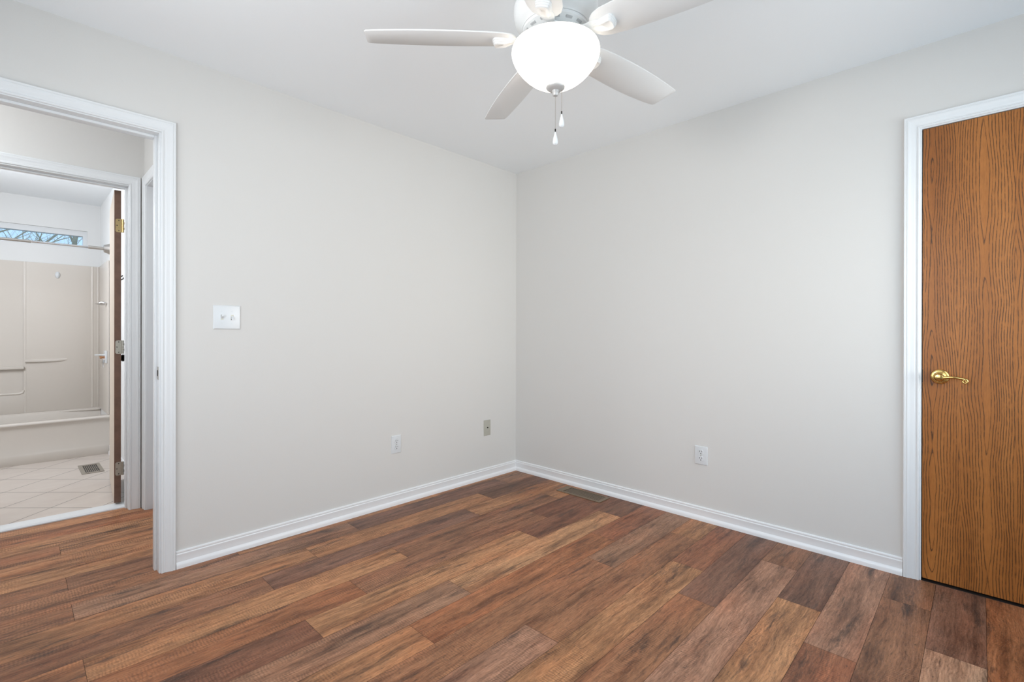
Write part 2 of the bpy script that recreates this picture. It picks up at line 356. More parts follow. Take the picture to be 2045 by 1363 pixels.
# ------------------------------------------------------------------ walls
T = 0.12
m = MB(); m.box((-2.405, 0, 0), (0.12, T, H)); m.box((-3.211, 0, 2.078), (-2.405, T, H)); m.box((-5.0, 0, 0), (-3.211, T, H))
struct(m.build('wall_left', MW['wall']), 'light greige wall with the doorway, switch and two low wall plates', 'wall')
DY0, DY1 = -3.30, -2.542            # closet door opening in the other wall
m = MB(); m.box((0, -2.520, 0), (T, 0, H)); m.box((0, DY0-.022, 2.082), (T, -2.520, H)); m.box((0, YW-T, 0), (T, DY0-.022, H)); m.box((T, YW, 0), (T+.02, 0, H))
struct(m.build('wall_right', MW['wall']), 'light greige wall with the oak door and one outlet', 'wall')
def holed(axis, c0, c1, u0, u1, hu0, hu1, hz0, hz1):
    m = MB()
    for a, b_, z0, z1 in ((u0, hu0, 0, H), (hu1, u1, 0, H), (hu0, hu1, 0, hz0), (hu0, hu1, hz1, H)):
        m.box((c0, a, z0), (c1, b_, z1)) if axis == 'X' else m.box((a, c0, z0), (b_, c1, z1))
    return m
struct(holed('X', XW-T, XW, YW-T, 0, -2.85, -0.35, .70, 2.0).build('wall_side', MW['wall']), 'greige bedroom wall with a window, opposite the oak door', 'wall')
struct(holed('Y', YW-T, YW, XW, T, -2.55, -.05, .70, 2.0).build('wall_rear', MW['wall']), 'greige bedroom wall with a window, opposite the doorway', 'wall')
# hall and bathroom
BY0, BY1 = 1.125, 1.24
BX = -2.393                          # hinge jamb face of the bathroom doorway
m = MB(); m.box((BX+.02, BY0, 0), (-2.28, BY1, H)); m.box((-3.125, BY0, 2.076), (BX+.02, BY1, H)); m.box((-5.0, BY0, 0), (-3.125, BY1, H))
struct(m.build('wall_hall', MW['wall']), 'greige hall wall around the bathroom doorway', 'wall')
HX = -2.312
m = MB(); m.box((HX, 1.062, 0), (HX+.1, BY0, H)); m.box((HX, .26, 2.078), (HX+.1, 1.062, H)); m.box((HX, T, 0), (HX+.1, .26, H))
struct(m.build('wall_hall_end', MW['wall']), 'short end wall of the hall with a narrow white doorway', 'wall')
m = MB(); m.box((-5.1, T, 0), (-5.0, BY0, H)); struct(m.build('wall_hall_far', MW['wall']), 'far end wall of the hall', 'wall')
m = MB(); m.box((-2.272, BY1, 0), (-2.17, 3.80, H)); struct(m.build('wall_bath_right', MW['bathwall']), 'white bathroom wall carrying the shower fittings', 'wall')
m = MB(); m.box((-4.2, BY1, 0), (-4.1, 3.80, H)); struct(m.build('wall_bath_left', MW['bathwall']), 'white bathroom wall opposite the shower fittings', 'wall')
WX0, WX1, WZ0, WZ1 = -3.70, -2.375, 1.985, 2.165
struct(holed('Y', 3.80, 3.95, -4.2, -2.17, WX0, WX1, WZ0, WZ1).build('wall_bath_back', MW['bathwall']), 'white bathroom wall above the tub with a slit window', 'wall')

# ------------------------------------------------------------------ moulded trim
CAS = [(0, 0), (0, .008), (.003, .0105), (.008, .0105), (.011, .0085), (.016, .0085), (.020, .0105), (.029, .0115), (.036, .0145), (.042, .0165), (.045, .0165), (.0465, .015), (.049, .0165), (.055, .0165), (.057, .014), (.057, 0)]
def casing(m, conv, lo, hi, top):
    """U-shaped moulded casing: inner edges at lo / hi, underside of head at top; conv(u, z, t) gives world"""
    rings = []
    for (u, z, su, sz) in ((lo, 0.0, -1, 0), (lo, top, -1, 1), (hi, top, 1, 1), (hi, 0.0, 1, 0)):
        rings.append([conv(u+su*d, z+sz*d, t) for d, t in CAS])
    m.sweep(rings)
m = MB(); casing(m, lambda u, z, t: (u, -t, z), -3.194, -2.4205, 2.061)
struct(m.build('trim_1', MW['trim'], smooth=25), 'white moulded casing around the bedroom doorway', 'trim')
m = MB(); m.box((-2.427, -.001, 0), (-2.405, T+.001, 2.078)); m.box((-3.211, -.001, 0), (-3.189, T+.001, 2.078)); m.box((-3.189, -.001, 2.056), (-2.427, T+.001, 2.078))
m.box((-2.438, .045, 0), (-2.427, .080, 2.056), .002); m.box((-3.189, .045, 0), (-3.178, .080, 2.056), .002); m.box((-3.178, .045, 2.045), (-2.438, .080, 2.056), .002)
j1 = struct(m.build('trim_2', MW['trim'], smooth=30), 'white door jamb with stop inside the bedroom doorway', 'trim')
m = MB(); m.box((-2.4295, .008, .905), (-2.427, .040, .965), .001); m.cur = 1; m.box((-2.4305, .016, .921), (-2.4290, .031, .949))
tag(m.build('strike_plate', [MW['nickel'], MW['dark']], j1), 'small metal strike plate')
m = MB(); casing(m, lambda u, z, t: (-t, u, z), DY0-.004, DY1+.006, 2.064)
struct(m.build('trim_3', MW['trim'], smooth=25), 'white moulded casing around the oak door', 'trim')
m = MB(); m.box((-.001, DY1, 0), (T, DY1+.022, 2.082)); m.box((-.001, DY0-.022, 0), (T, DY0, 2.082)); m.box((-.001, DY0, 2.0595), (T, DY1, 2.082))
m.box((.044, DY1-.012, 0), (.075, DY1, 2.0595)); m.box((.044, DY0, 0), (.075, DY0+.012, 2.0595)); m.box((.044, DY0, 2.048), (.075, DY1, 2.0595))
struct(m.build('trim_4', MW['trim']), 'white jamb around the oak door', 'trim')
m = MB(); casing(m, lambda u, z, t: (u, BY0-t, z), -3.103-.004, BX+.004, 2.0625)
struct(m.build('trim_5', MW['trim'], smooth=25), 'white moulded casing around the bathroom doorway across the hall', 'trim')
m = MB(); m.box((BX, BY0-.001, 0), (BX+.02, BY1+.001, 2.076)); m.box((-3.125, BY0-.001, 0), (-3.103, BY1+.001, 2.076)); m.box((-3.103, BY0-.001, 2.056), (BX, BY1+.001, 2.076))
m.box((BX-.011, 1.165, 0), (BX, 1.200, 2.056), .002); m.box((-3.103, 1.165, 0), (-3.092, 1.200, 2.056), .002); m.box((-3.092, 1.165, 2.045), (BX-.011, 1.200, 2.056), .002)
struct(m.build('trim_6', MW['trim'], smooth=30), 'white jamb inside the bathroom doorway', 'trim')
m = MB(); casing(m, lambda u, z, t: (HX-t, u, z), .28, 1.045, 2.061)
struct(m.build('trim_7', MW['trim'], smooth=25), 'white casing around the narrow doorway at the hall end', 'trim')
m = MB(); m.box((HX, 1.040, 0), (HX+.1, 1.062, 2.078)); m.box((HX, .26, 0), (HX+.1, .285, 2.078)); m.box((HX, .285, 2.056), (HX+.1, 1.040, 2.078))
struct(m.build('trim_8', MW['whitedoor']), 'white jamb of the narrow doorway at the hall end', 'trim')
m = MB(); m.box((HX+.055, .288, .008), (HX+.09, 1.037, 2.053)); struct(m.build('door_3', MW['whitedoor']), 'closed white door at the hall end', 'door')
m = MB(); m.sweep([[(x, 1.186, 0), (x, 1.186, .006), (x, 1.196, .013), (x, 1.290, .013), (x, 1.304, .004), (x, 1.304, 0)] for x in (-3.103, BX)])
struct(m.build('trim_9', MW['trim']), 'white threshold strip between plank hall and tiled bathroom', 'threshold')
BASE = [(0, 0), (.016, 0), (.016, .012), (.0145, .021), (.011, .027), (.0085, .030), (.0085, .058), (.010, .062), (.010, .066), (.0072, .069), (.0072, .072), (.009, .075), (.0085, .080), (.006, .083), (0, .083)]
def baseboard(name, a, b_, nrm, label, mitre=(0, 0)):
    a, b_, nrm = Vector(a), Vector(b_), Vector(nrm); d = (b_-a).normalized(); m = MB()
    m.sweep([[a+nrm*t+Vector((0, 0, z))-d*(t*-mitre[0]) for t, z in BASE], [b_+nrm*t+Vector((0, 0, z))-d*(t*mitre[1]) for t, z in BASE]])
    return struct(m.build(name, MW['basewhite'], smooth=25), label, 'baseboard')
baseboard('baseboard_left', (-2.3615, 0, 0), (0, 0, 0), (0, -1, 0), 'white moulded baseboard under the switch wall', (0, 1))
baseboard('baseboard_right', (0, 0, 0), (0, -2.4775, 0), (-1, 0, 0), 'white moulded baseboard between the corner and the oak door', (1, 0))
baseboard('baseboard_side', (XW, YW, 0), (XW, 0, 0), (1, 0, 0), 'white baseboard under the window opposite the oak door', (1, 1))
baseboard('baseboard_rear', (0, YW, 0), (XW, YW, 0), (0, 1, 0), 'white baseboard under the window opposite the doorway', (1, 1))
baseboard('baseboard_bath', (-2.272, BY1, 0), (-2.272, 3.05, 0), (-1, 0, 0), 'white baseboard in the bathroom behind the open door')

# ------------------------------------------------------------------ windows
def window(name, axis, c, u0, u1, z0, z1, label, inward, bars=True):
    def P(u, z, t): return (c+inward*t, u, z) if axis == 'X' else (u, c+inward*t, z)
    m = MB(); fwid = .045
    for a, b_, z_0, z_1 in ((u0, u0+fwid, z0, z1), (u1-fwid, u1, z0, z1), (u0, u1, z0, z0+fwid), (u0, u1, z1-fwid, z1)):
        m.box(P(a, z_0, -.09), P(b_, z_1, -.04), .004)
    if bars: m.box(P(u0, (z0+z1)/2-.02, -.09), P(u1, (z0+z1)/2+.02, -.045), .003)
    o = struct(m.build(name, MW['trim'], smooth=30), label, 'window')
    m = MB(); m.box(P(u0+.02, z0+.02, -.068), P(u1-.02, z1-.02, -.064)); m.build('pane', MW['glass'], o)
    return o
window('window_2', 'X', XW, -2.85, -0.35, .70, 2.0, 'white bedroom window opposite the oak door', 1)
window('window_3', 'Y', YW, -2.55, -.05, .70, 2.0, 'white bedroom window opposite the doorway', 1)
# slit window over the tub
m = MB()
for a, b_, z0, z1 in ((WX0, WX0+.03, WZ0+.022, WZ1-.052), (WX1-.032, WX1, WZ0+.022, WZ1-.052), (WX0, WX1, WZ1-.052, WZ1), (WX0, WX1, WZ0, WZ0+.022)):
    m.box((a, 3.83, z0), (b_, 3.90, z1))
w1 = struct(m.build('window_1', MW['trim'], smooth=30), 'slit window high over the tub showing bare trees', 'window')
m = MB(); m.box((WX0+.03, 3.862, WZ0+.022), (WX1-.032, 3.866, WZ1-.052)); m.build('pane', MW['glass'], w1)

# ------------------------------------------------------------------ oak door
m = MB(); m.box((.004, DY0+.003, .012), (.040, DY1-.003, 2.057), .0015)
d1 = struct(m.build('door_1', MW['oak'], origin=(.004, DY1-.003, .012)), 'oak slab door with cathedral grain and brass lever', 'door')
hy, hz = -2.605, .934
m = MB()
m.lathe([(.033, .004), (.033, -.004), (.031, -.008), (.024, -.0105), (.0225, -.0105), (.021, -.014), (.0145, -.017), (.013, -.034), (.016, -.037), (.017, -.050), (.014, -.057), (.006, -.059)], (0, hy, hz), 'X', 40)
lever = []; rads = []
for i in range(15):
    t = i/14; lever.append((-.048-.006*math.sin(t*3.1), hy-.006-.075*t, hz+.006*math.sin(t*3.3)-.004+.008*t*t*0)); rads.append(.0075-.0032*t)
cy, cz = hy-.081, hz-.0135
for i in range(1, 20):                               # scroll end
    t = i/19; a = math.pi/2-0.1+t*2*math.pi*1.25; rr = .0105*(1-.72*t)
    lever.append((-.048, cy+rr*math.cos(a), cz+rr*math.sin(a))); rads.append(.0042-.0016*t)
m.tube(lever, rads, 10)
tag(m.build('lever_handle', MW['brass'], d1, smooth=40), 'polished brass lever with scroll end')
m = MB(); m.box((.0035, DY1-.0045, .905), (.030, DY1-.002, .963)); m.build('latch_plate', MW['dark'], d1)

# ------------------------------------------------------------------ bathroom door standing open
hinge = Vector((-2.414, 1.252)); ang = math.radians(85.7)
dd = Vector((math.cos(ang), math.sin(ang))); nn = Vector((math.sin(ang), -math.cos(ang)))      # along door, toward its bath face
def DP(s_, t, z): q = hinge+dd*s_-nn*t; return (q.x, q.y, z)
def dbox(m, s0, s1, t0, t1, z0, z1):
    m.add([DP(a, b_, c) for c in (z0, z1) for b_ in (t0, t1) for a in (s0, s1)], [(0, 2, 3, 1), (4, 5, 7, 6), (0, 1, 5, 4), (2, 6, 7, 3), (0, 4, 6, 2), (1, 3, 7, 5)])
m = MB(); dbox(m, .0015, .705, 0, .035, .024, 2.047)
d2 = struct(m.build('door_2', MW['doorskin']), 'beige bathroom door standing open, brown raw hinge edge showing', 'door')
m = MB(); dbox(m, -.0005, .0018, .0006, .0344, .024, 2.047); tag(m.build('door_edge', MW['edge'], d2), 'raw brown hinge edge')
for i, zc in enumerate((1.820, 1.032, .243)):
    mt = MW['oldbrass'] if i == 0 else MW['dull']; m = MB(); hh = .0435; rc = .011; ring = []
    for sgn, a0 in ((1, 0), (-1, math.pi/2*3)):
        for q in range(7):
            a = (math.pi/2*q/6) if sgn == 1 else (math.pi/2*q/6)
            ring.append((.029-rc+rc*math.sin(a), hh-rc+rc*math.cos(a)) if sgn == 1 else (.029-rc+rc*math.cos(a), -hh+rc-rc*math.sin(a)))
    ring += [(-.006, -hh), (-.006, hh)]
    m.sweep([[DP(-.0024, t, zc+z) for t, z in ring], [DP(-.0006, t, zc+z) for t, z in ring]])
    kn = []
    for q in range(5):
        z0 = zc-hh+q*.0174; m.tube([DP(-.004, -.009, z0+.0006), DP(-.004, -.009, z0+.0168)], .0058, 14)
        if q % 2: m.box((BX-.016, 1.2455, z0+.0008), (BX-.001, 1.2475, z0+.0166))
        else: dbox(m, -.0032, -.0006, -.009, 0, z0+.0008, z0+.0166)
    m.cur = 1
    for t, z in ((.012, .033), (.021, 0), (.012, -.033)):
        c = [DP(-.0025, t+.0032*math.cos(a*math.pi/5), zc+z+.0032*math.sin(a*math.pi/5)) for a in range(10)]
        c2 = [DP(-.0032, t+.0032*math.cos(a*math.pi/5), zc+z+.0032*math.sin(a*math.pi/5)) for a in range(10)]
        m.sweep([c, c2])
    tag(m.build('hinge', [mt, MW['dark']], d2, smooth=40), 'brassy upper hinge leaf' if i == 0 else 'dull grey hinge leaf')
m = MB()                                              # knob on the bath face of the door, near its free edge
kp = [DP(.645, -h, .935) for h in (0, .004, .006, .020, .026, .040, .052, .058)]
m.tube(kp, [.030, .029, .014, .012, .020, .027, .024, .010], 20); m.build('knob', MW['black'], d2, smooth=40)
m = MB(); m.tube([DP(.63, -.0, 1.545), DP(.63, -.030, 1.550), DP(.63, -.040, 1.556)], .004, 8); m.tube([DP(.63, 0, 1.527), DP(.63, -.025, 1.522), DP(.63, -.040, 1.530), DP(.63, -.042, 1.542)], .004, 8)
m.tube([DP(.63, -.001, 1.515), DP(.63, -.004, 1.565)], .007, 8); m.build('robe_hook', MW['black'], d2, smooth=40)
m = MB(); m.tube([DP(.62, 0, 1.345), DP(.62, -.010, 1.345), DP(.62, -.017, 1.343)], [.010, .010, .005], 12); m.build('door_bumper', MW['black'], d2, smooth=40)

# ------------------------------------------------------------------ one-piece tub and surround
TX0, TX1, TY0, TY1 = -3.80, -2.272, 3.055, 3.80
tub = empty('bathtub', ((TX0+TX1)/2, TY0, 0), 'biscuit fibreglass tub with moulded wall surround, under the slit window', 'bathtub')
m = MB()
prof = [(TY0+.012, 0), (TY0+.006, .02), (TY0+.004, .07), (TY0+.006, .085), (TY0+.0105, .10), (TY0+.013, .30), (TY0+.009, .325), (TY0-.004, .334), (TY0-.006, .345), (TY0, .353), (TY0+.012, .356), (TY0+.085, .356), (TY0+.10, .345), (TY0+.14, .10), (TY0+.2, .06), (TY1-.12, .06), (TY1-.06, .10), (TY1-.05, .33), (TY1-.02, .356), (TY1-.004, .356), (TY1-.004, 0)]
m.sweep([[(x, y, z) for y, z in prof] for x in (TX0, TX0+.05, TX1-.05, TX1-.002)])
m.build('tub', MW['fiber'], tub, smooth=50)
# back panel of the surround with its recess, column and moulded ledges
m = MB(); YB = TY1-.012; S = 1.808
m.box((-2.832, YB, .356), (TX1-.003, TY1-.001, S), .004)                               # wide panel by the fittings
m.box((TX0, YB+.008, .805), (-2.834, TY1-.001, S))                                      # panel over the recess, set back
m.box((TX0, YB, .356), (-2.834, TY1-.001, .545), .003)                                # under the recess
m.box((TX0, YB+.009, .545), (-2.834, TY1-.001, .805))                                   # back of the recess
m.build('back_panel', MW['fiber'], tub, smooth=30)
m = MB()
for xc, hw, dp in ((-2.826, .012, .0045), (-2.336, .013, .005), (-2.291, .010, .004)):
    pr = [(xc+hw*(q/6-1), YB+.002-dp*(0.5-0.5*math.cos(math.pi*q/6))) for q in range(13)]
    m.sweep([[(x, y, z) for x, y in pr]+[(xc+hw, YB+.004, z), (xc-hw, YB+.004, z)] for z in (.36, S-.003)])
m.build('panel_rib', MW['fiber'], tub, smooth=60)
m = MB()
m.sweep([[(x, YB+.012, z0), (x, YB-d, z0+.004), (x, YB-d-.004, z0+.014), (x, YB-d, z0+.026), (x, YB+.012, z0+.034)] for x, z0, d in ((-2.829, .838, .018), (-2.72, .838, .018), (-2.60, .840, .012), (-2.530, .846, .0))])
m.build('soap_shelf', MW['fiber'], tub, smooth=50)
m = MB(); m.tube([(TX0, YB+.004, .545), (-2.865, YB+.004, .543), (-2.845, YB+.004, .552), (-2.836, YB+.004, .575)], .011, 12); m.build('recess_lip', MW['fiber'], tub, smooth=60)
m = MB(); m.box((TX0, YB-.03, .778), (-2.836, YB+.010, .806), .008); m.build('recess_ledge', MW['fiber'], tub, smooth=40)
m = MB(); m.sweep([[(x, YB+.012, .33), (x, YB-d, .335), (x, YB-d*1.05, .342), (x, YB-d*.6, .352), (x, YB+.012, .358)] for x, d in ((-2.72, .002), (-2.62, .02), (-2.45, .04), (-2.30, .05), (-2.276, .05))]); m.build('corner_ledge', MW['fiber'], tub, smooth=50)
m = MB(); m.box((TX1-.014, TY0+.06, .356), (TX1-.001, YB, S), .004); m.build('end_panel', MW['fiber'], tub, smooth=30)
m = MB(); m.box((TX0+.001, TY0+.06, .356), (TX0+.014, YB, S), .004); m.build('end_panel', MW['fiber'], tub, smooth=30)

# ------------------------------------------------------------------ bathroom fittings
rod = empty('shower_rod', (-2.279, 3.12, 1.914), 'satin metal shower rod spanning above the tub', 'shower rod')
m = MB(); m.tube([(-4.10, 3.12, 1.914), (-2.80, 3.12, 1.914)], .0125, 16); m.build('outer_tube', MW['nickel'], rod, smooth=40)
m = MB(); m.tube([(-2.83, 3.12, 1.914), (-2.38, 3.12, 1.914)], .0100, 16); m.build('inner_tube', MW['chrome'], rod, smooth=40)
m = MB(); m.tube([(-2.425, 3.12, 1.914), (-2.418, 3.12, 1.914), (-2.300, 3.12, 1.914)], [.013, .015, .015], 16); m.build('sleeve', MW['nickel'], rod, smooth=40)
m = MB(); m.lathe([(.024, -.044), (.034, -.041), (.047, -.006), (.050, 0), (.046, 0.0001)], (-2.2725, 3.12, 1.914), 'X', 28); m.build('end_flange', MW['nickel'], rod, smooth=40)
fx = -2.2868
fa = empty('tub_faucet', (fx, 3.20, .90), 'white and copper tub fittings on the surround end behind the door', 'faucet')
m = MB(); m.box((fx-.012, 3.13, .84), (fx, 3.28, .955), .004); m.build('escutcheon', MW['white'], fa, smooth=30)
m = MB(); m.tube([(fx-.01, 3.205, .914), (fx-.05, 3.205, .917), (fx-.085, 3.205, .916)], [.008, .006, .005], 12); m.build('lever', MW['white'], fa, smooth=40)
m = MB(); m.tube([(fx-.01, 3.205, .893), (fx-.028, 3.205, .893), (fx-.03, 3.205, .893), (fx-.048, 3.205, .891)], [.009, .009, .012, .012], 14); m.build('valve_stem', MW['copper'], fa, smooth=40)
m = MB(); m.tube([(fx-.01, 3.205, .872), (fx-.024, 3.205, .868), (fx-.026, 3.205, .85), (fx-.022, 3.205, .815), (fx-.022, 3.205, .80)], [.011, .011, .009, .006, .009], 12); m.build('hanging_handle', MW['chrome'], fa, smooth=40)
fx = -2.290
sd = empty('soap_dish', (fx, 3.21, 1.40), 'chrome leaf-shaped soap dish on the surround end', 'soap dish')
m = MB(); m.sweep([[(fx-x, 3.21-wd, 1.403+hh), (fx-x, 3.21, 1.397-.010*(wd/.05)), (fx-x, 3.21+wd, 1.403+hh), (fx-x, 3.21, 1.402)] for x, wd, hh in ((0, .05, .006), (.03, .045, .004), (.055, .028, .001), (.078, .004, -.002))])
m.build('dish', MW['chrome'], sd, smooth=40)
m = MB(); m.tube([(fx, 3.19, 1.405), (fx-.03, 3.20, 1.416), (fx-.05, 3.21, 1.408)], [.008, .006, .003], 10); m.build('bracket', MW['chrome'], sd, smooth=40)
m = MB(); m.lathe([(.004, -.018), (.012, -.014), (.0185, -.005), (.0195, 0)], (-2.600, YB, 1.697), 'Y', 24)
m.v = [(x, y, 1.697+(z-1.697)*1.7) for x, y, z in m.v]
tag(m.build('suction_hook', MW['white'], smooth=50), 'small white oval hook stuck high on the tub surround', 'hook')

# ------------------------------------------------------------------ floor registers
def register(name, x0, x1, y0, y1, ox0, ox1, oy0, oy1, mt, label, nx, ny, group):
    root = empty(name, ((x0+x1)/2, (y0+y1)/2, 0), label, 'floor vent', group); m = MB()
    zt = .004
    for a, b_, c, d in ((x0, ox0, y0, y1), (ox1, x1, y0, y1), (ox0, ox1, y0, oy0), (ox0, ox1, oy1, y1)): m.box((a, c, .0003), (b_, d, zt), .001)
    m.build('faceplate', mt, root)
    m = MB()
    for i in range(nx+1):
        x = ox0+(ox1-ox0)*i/nx; m.box((x-.0022, oy0, .0009), (x+.0022, oy1, .0016))
    for i in range(1, ny):
        y = oy0+(oy1-oy0)*i/ny; m.box((ox0, y-.0028, .0009), (ox1, y+.0028, .0015))
    m.build('grille', mt, root)
    m = MB(); m.box((ox0, oy0, .0002), (ox1, oy1, .0006)); m.build('duct_shade_sheet', MW['dark'], root)  # black sheet painting the shade of a duct below the grille
register('floor_register', -.181, -.049, -.933, -.566, -.160, -.060, -.905, -.614, MW['reg'], 'bronze floor vent in the planks by the baseboard', 7, 22, None)
register('floor_register', -2.526, -2.386, 2.338, 2.692, -2.500, -2.408, 2.375, 2.655, MW['reg2'], 'taupe floor vent in the bathroom tiles', 8, 2, None)

# ------------------------------------------------------------------ wall plates
def frame_on(wall, u, z):
    """local (a across, b up, t out of wall) -> world"""
    return (lambda a, b_, t: (u+a, -t, z+b_)) if wall == 'A' else (lambda a, b_, t: (-t, u-a, z+b_))
def plate_mesh(Q, w_, h_, d=.0062, bev=.004, holes=()):
    m = MB(); rings = []
    for ins, t in ((0, 0), (0, d*.45), (bev*.5, d*.85), (bev*1.5, d)):
        a, b_ = w_/2-ins, h_/2-ins; rings.append([Q(-a, -b_, t), Q(a, -b_, t), Q(a, b_, t), Q(-a, b_, t)])
    return m.sweep(rings)
def disc(m, Q, a, b_, t0, t1, r, n=14, flat=None):
    c = [(r*math.cos(2*math.pi*k/n), r*math.sin(2*math.pi*k/n)) for k in range(n)]
    if flat: c = [(max(-flat, min(flat, x)), y) for x, y in c]
    m.sweep([[Q(a+x, b_+y, t0) for x, y in c], [Q(a+x*.96, b_+y*.96, t1) for x, y in c]])
def qbox(m, Q, a0, a1, b0, b1, t0, t1):
    m.sweep([[Q(a0, b0, t), Q(a1, b0, t), Q(a1, b1, t), Q(a0, b1, t)] for t in (t0, t1)])
def outlet(wall, u, z, label, w_=.072, h_=.116):
    Q = frame_on(wall, u, z); root = empty('wall_outlet', Q(0, 0, 0), label, 'outlet', 'white duplex outlets')
    plate_mesh(Q, w_, h_).build('cover_plate', MW['white'], root, smooth=20)
    for s in (1, -1):
        m = MB(); b0 = s*.0195; disc(m, Q, 0, b0, .0055, .0085, .0172, 24, .0140); rc = m.build('receptacle', MW['white'], root, smooth=30)
        m = MB(); qbox(m, Q, -.0078, -.0050, b0+.0005, b0+.0095, .0084, .0088); qbox(m, Q, .0050, .0074, b0+.0015, b0+.0088, .0084, .0088); disc(m, Q, 0, b0-.0075, .0084, .0088, .0030, 12)
        m.build('slot', MW['dark'], rc)
    m = MB(); disc(m, Q, 0, 0, .0058, .0075, .0032, 14); m.build('screw', MW['dull'], root)
outlet('A', -1.1455, .396, 'white duplex outlet low on the switch wall')
outlet('B', -1.5350, .3915, 'white duplex outlet low on the wall between corner and oak door', .076, .110)
Q = frame_on('A', -.3275, .392); root = empty('cable_plate', Q(0, 0, 0), 'grey almond cable plate beside the room corner', 'wall plate')
plate_mesh(Q, .070, .120, .004, .002).build('cover_plate', MW['almond'], root, smooth=20)
m = MB(); disc(m, Q, .002, .002, .0035, .009, .0055, 16); m.build('jack', MW['black'], root)
for s in (1, -1):
    m = MB(); disc(m, Q, 0, s*.042, .0035, .0050, .0030, 12); m.build('screw', MW['almond'], root)
Q = frame_on('A', -2.1435, 1.2035); root = empty('light_switch', Q(0, 0, 0), 'white double light switch on the wall beside the doorway', 'light switch')
plate_mesh(Q, .123, .120, .0065, .006).build('cover_plate', MW['white'], root, smooth=20)
for s, ti in ((-1, 1), (1, -1)):
    a = s*.023
    m = MB(); qbox(m, Q, a-.0058, a+.0058, -.0125, .0125, .006, .0078); fr = m.build('toggle_slot', MW['dull'], root)
    m = MB(); m.sweep([[Q(a-w2, b_-h2, t), Q(a+w2, b_-h2, t), Q(a+w2, b_+h2, t), Q(a-w2, b_+h2, t)] for w2, h2, b_, t in ((.0046, .0080, 0, .007), (.0042, .0060, ti*.004, .013), (.0036, .0040, ti*.009, .0185))])
    m.build('toggle', MW['white'], root, smooth=30)
    for q in (1, -1):
        m = MB(); disc(m, Q, a, q*.030, .0062, .0078, .0033, 14); m.build('screw', MW['white'], root)

# ------------------------------------------------------------------ ceiling fan
FC = Vector((-1.574, -1.670)); FX, FY = FC
fan = empty('ceiling_fan', (FX, FY, H), 'white five-blade ceiling fan with lit frosted bowl', 'ceiling fan')
m = MB(); m.lathe([(.075, H-.0005), (.092, H-.004), (.096, H-.035), (.098, 2.345), (.106, 2.318), (.122, 2.300), (.136, 2.282), (.1455, 2.258), (.1465, 2.236), (.141, 2.212), (.130, 2.197), (.119, 2.190), (.117, 2.186)], (FX, FY, 0), 'Z', 64)
m.build('motor_housing', MW['fanwhite'], fan, smooth=35)
m = MB(); m.lathe([(.112, 2.189), (.1155, 2.184), (.114, 2.176), (.098, 2.168), (.084, 2.164), (.075, 2.163)], (FX, FY, 0), 'Z', 64)
m.build('vent_ring', MW['fanwhite'], fan, smooth=35)
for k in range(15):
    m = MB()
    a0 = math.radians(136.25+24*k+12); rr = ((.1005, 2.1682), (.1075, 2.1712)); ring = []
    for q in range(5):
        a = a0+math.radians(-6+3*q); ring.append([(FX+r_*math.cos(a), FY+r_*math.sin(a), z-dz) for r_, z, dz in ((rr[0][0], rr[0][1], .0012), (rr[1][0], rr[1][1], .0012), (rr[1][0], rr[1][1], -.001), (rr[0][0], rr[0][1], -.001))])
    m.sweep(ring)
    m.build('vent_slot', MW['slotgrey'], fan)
m = MB(); m.lathe([(.074, 2.166), (.074, 2.132), (.080, 2.128), (.112, 2.126), (.141, 2.1235), (.1425, 2.120), (.139, 2.117), (.10, 2.116)], (FX, FY, 0), 'Z', 64)
m.build('light_fitter', MW['fanwhite'], fan, smooth=35)
m = MB(); bowl = [(.140, 2.122), (.1495, 2.120), (.1525, 2.112), (.1535, 2.103), (.152, 2.094), (.147, 2.080), (.138, 2.063), (.125, 2.046), (.109, 2.029), (.091, 2.014), (.070, 2.001), (.048, 1.992), (.026, 1.988)]
m.lathe(bowl, (FX, FY, 0), 'Z', 64, caps=False); m.build('glass_bowl', MW['bowl'], fan, smooth=60)
m = MB(); m.lathe([(.031, 1.990), (.033, 1.986), (.032, 1.982), (.024, 1.976), (.013, 1.973), (.011, 1.968), (.0115, 1.962), (.008, 1.956), (.003, 1.955)], (FX, FY, 0), 'Z', 32); m.build('finial', MW['finial'], fan, smooth=40)
def pull(x, y, z0, z1, name):
    m = MB(); n = int((z0-z1)/.0036)
    for i in range(n):
        zc = z0-i*.0036; m.lathe([(.0004, zc+.0014), (.0013, zc+.0007), (.0013, zc-.0007), (.0004, zc-.0014)], (x, y, 0), 'Z', 6)
    ch = m.build(name, MW['nickel'], fan)
    m = MB(); m.lathe([(.001, z1+.001), (.0024, z1), (.0024, z1-.009), (.0014, z1-.010)], (x, y, 0), 'Z', 10); m.build('connector', MW['black'], ch)
    m = MB(); zz = z1-.009; m.lathe([(.001, zz), (.0026, zz-.004), (.0050, zz-.014), (.0082, zz-.026), (.0098, zz-.036), (.0088, zz-.043), (.005, zz-.047), (.0008, zz-.0485)], (x, y, 0), 'Z', 18); m.build('pendant', MW['white'], ch, smooth=60)
rv = Vector((math.sin(yaw), -math.cos(yaw)))
pull(FX, FY, 1.956, 1.840, 'pull_chain')
pull(FX+rv.x*.022, FY+rv.y*.022, 1.978, 1.902, 'pull_chain')
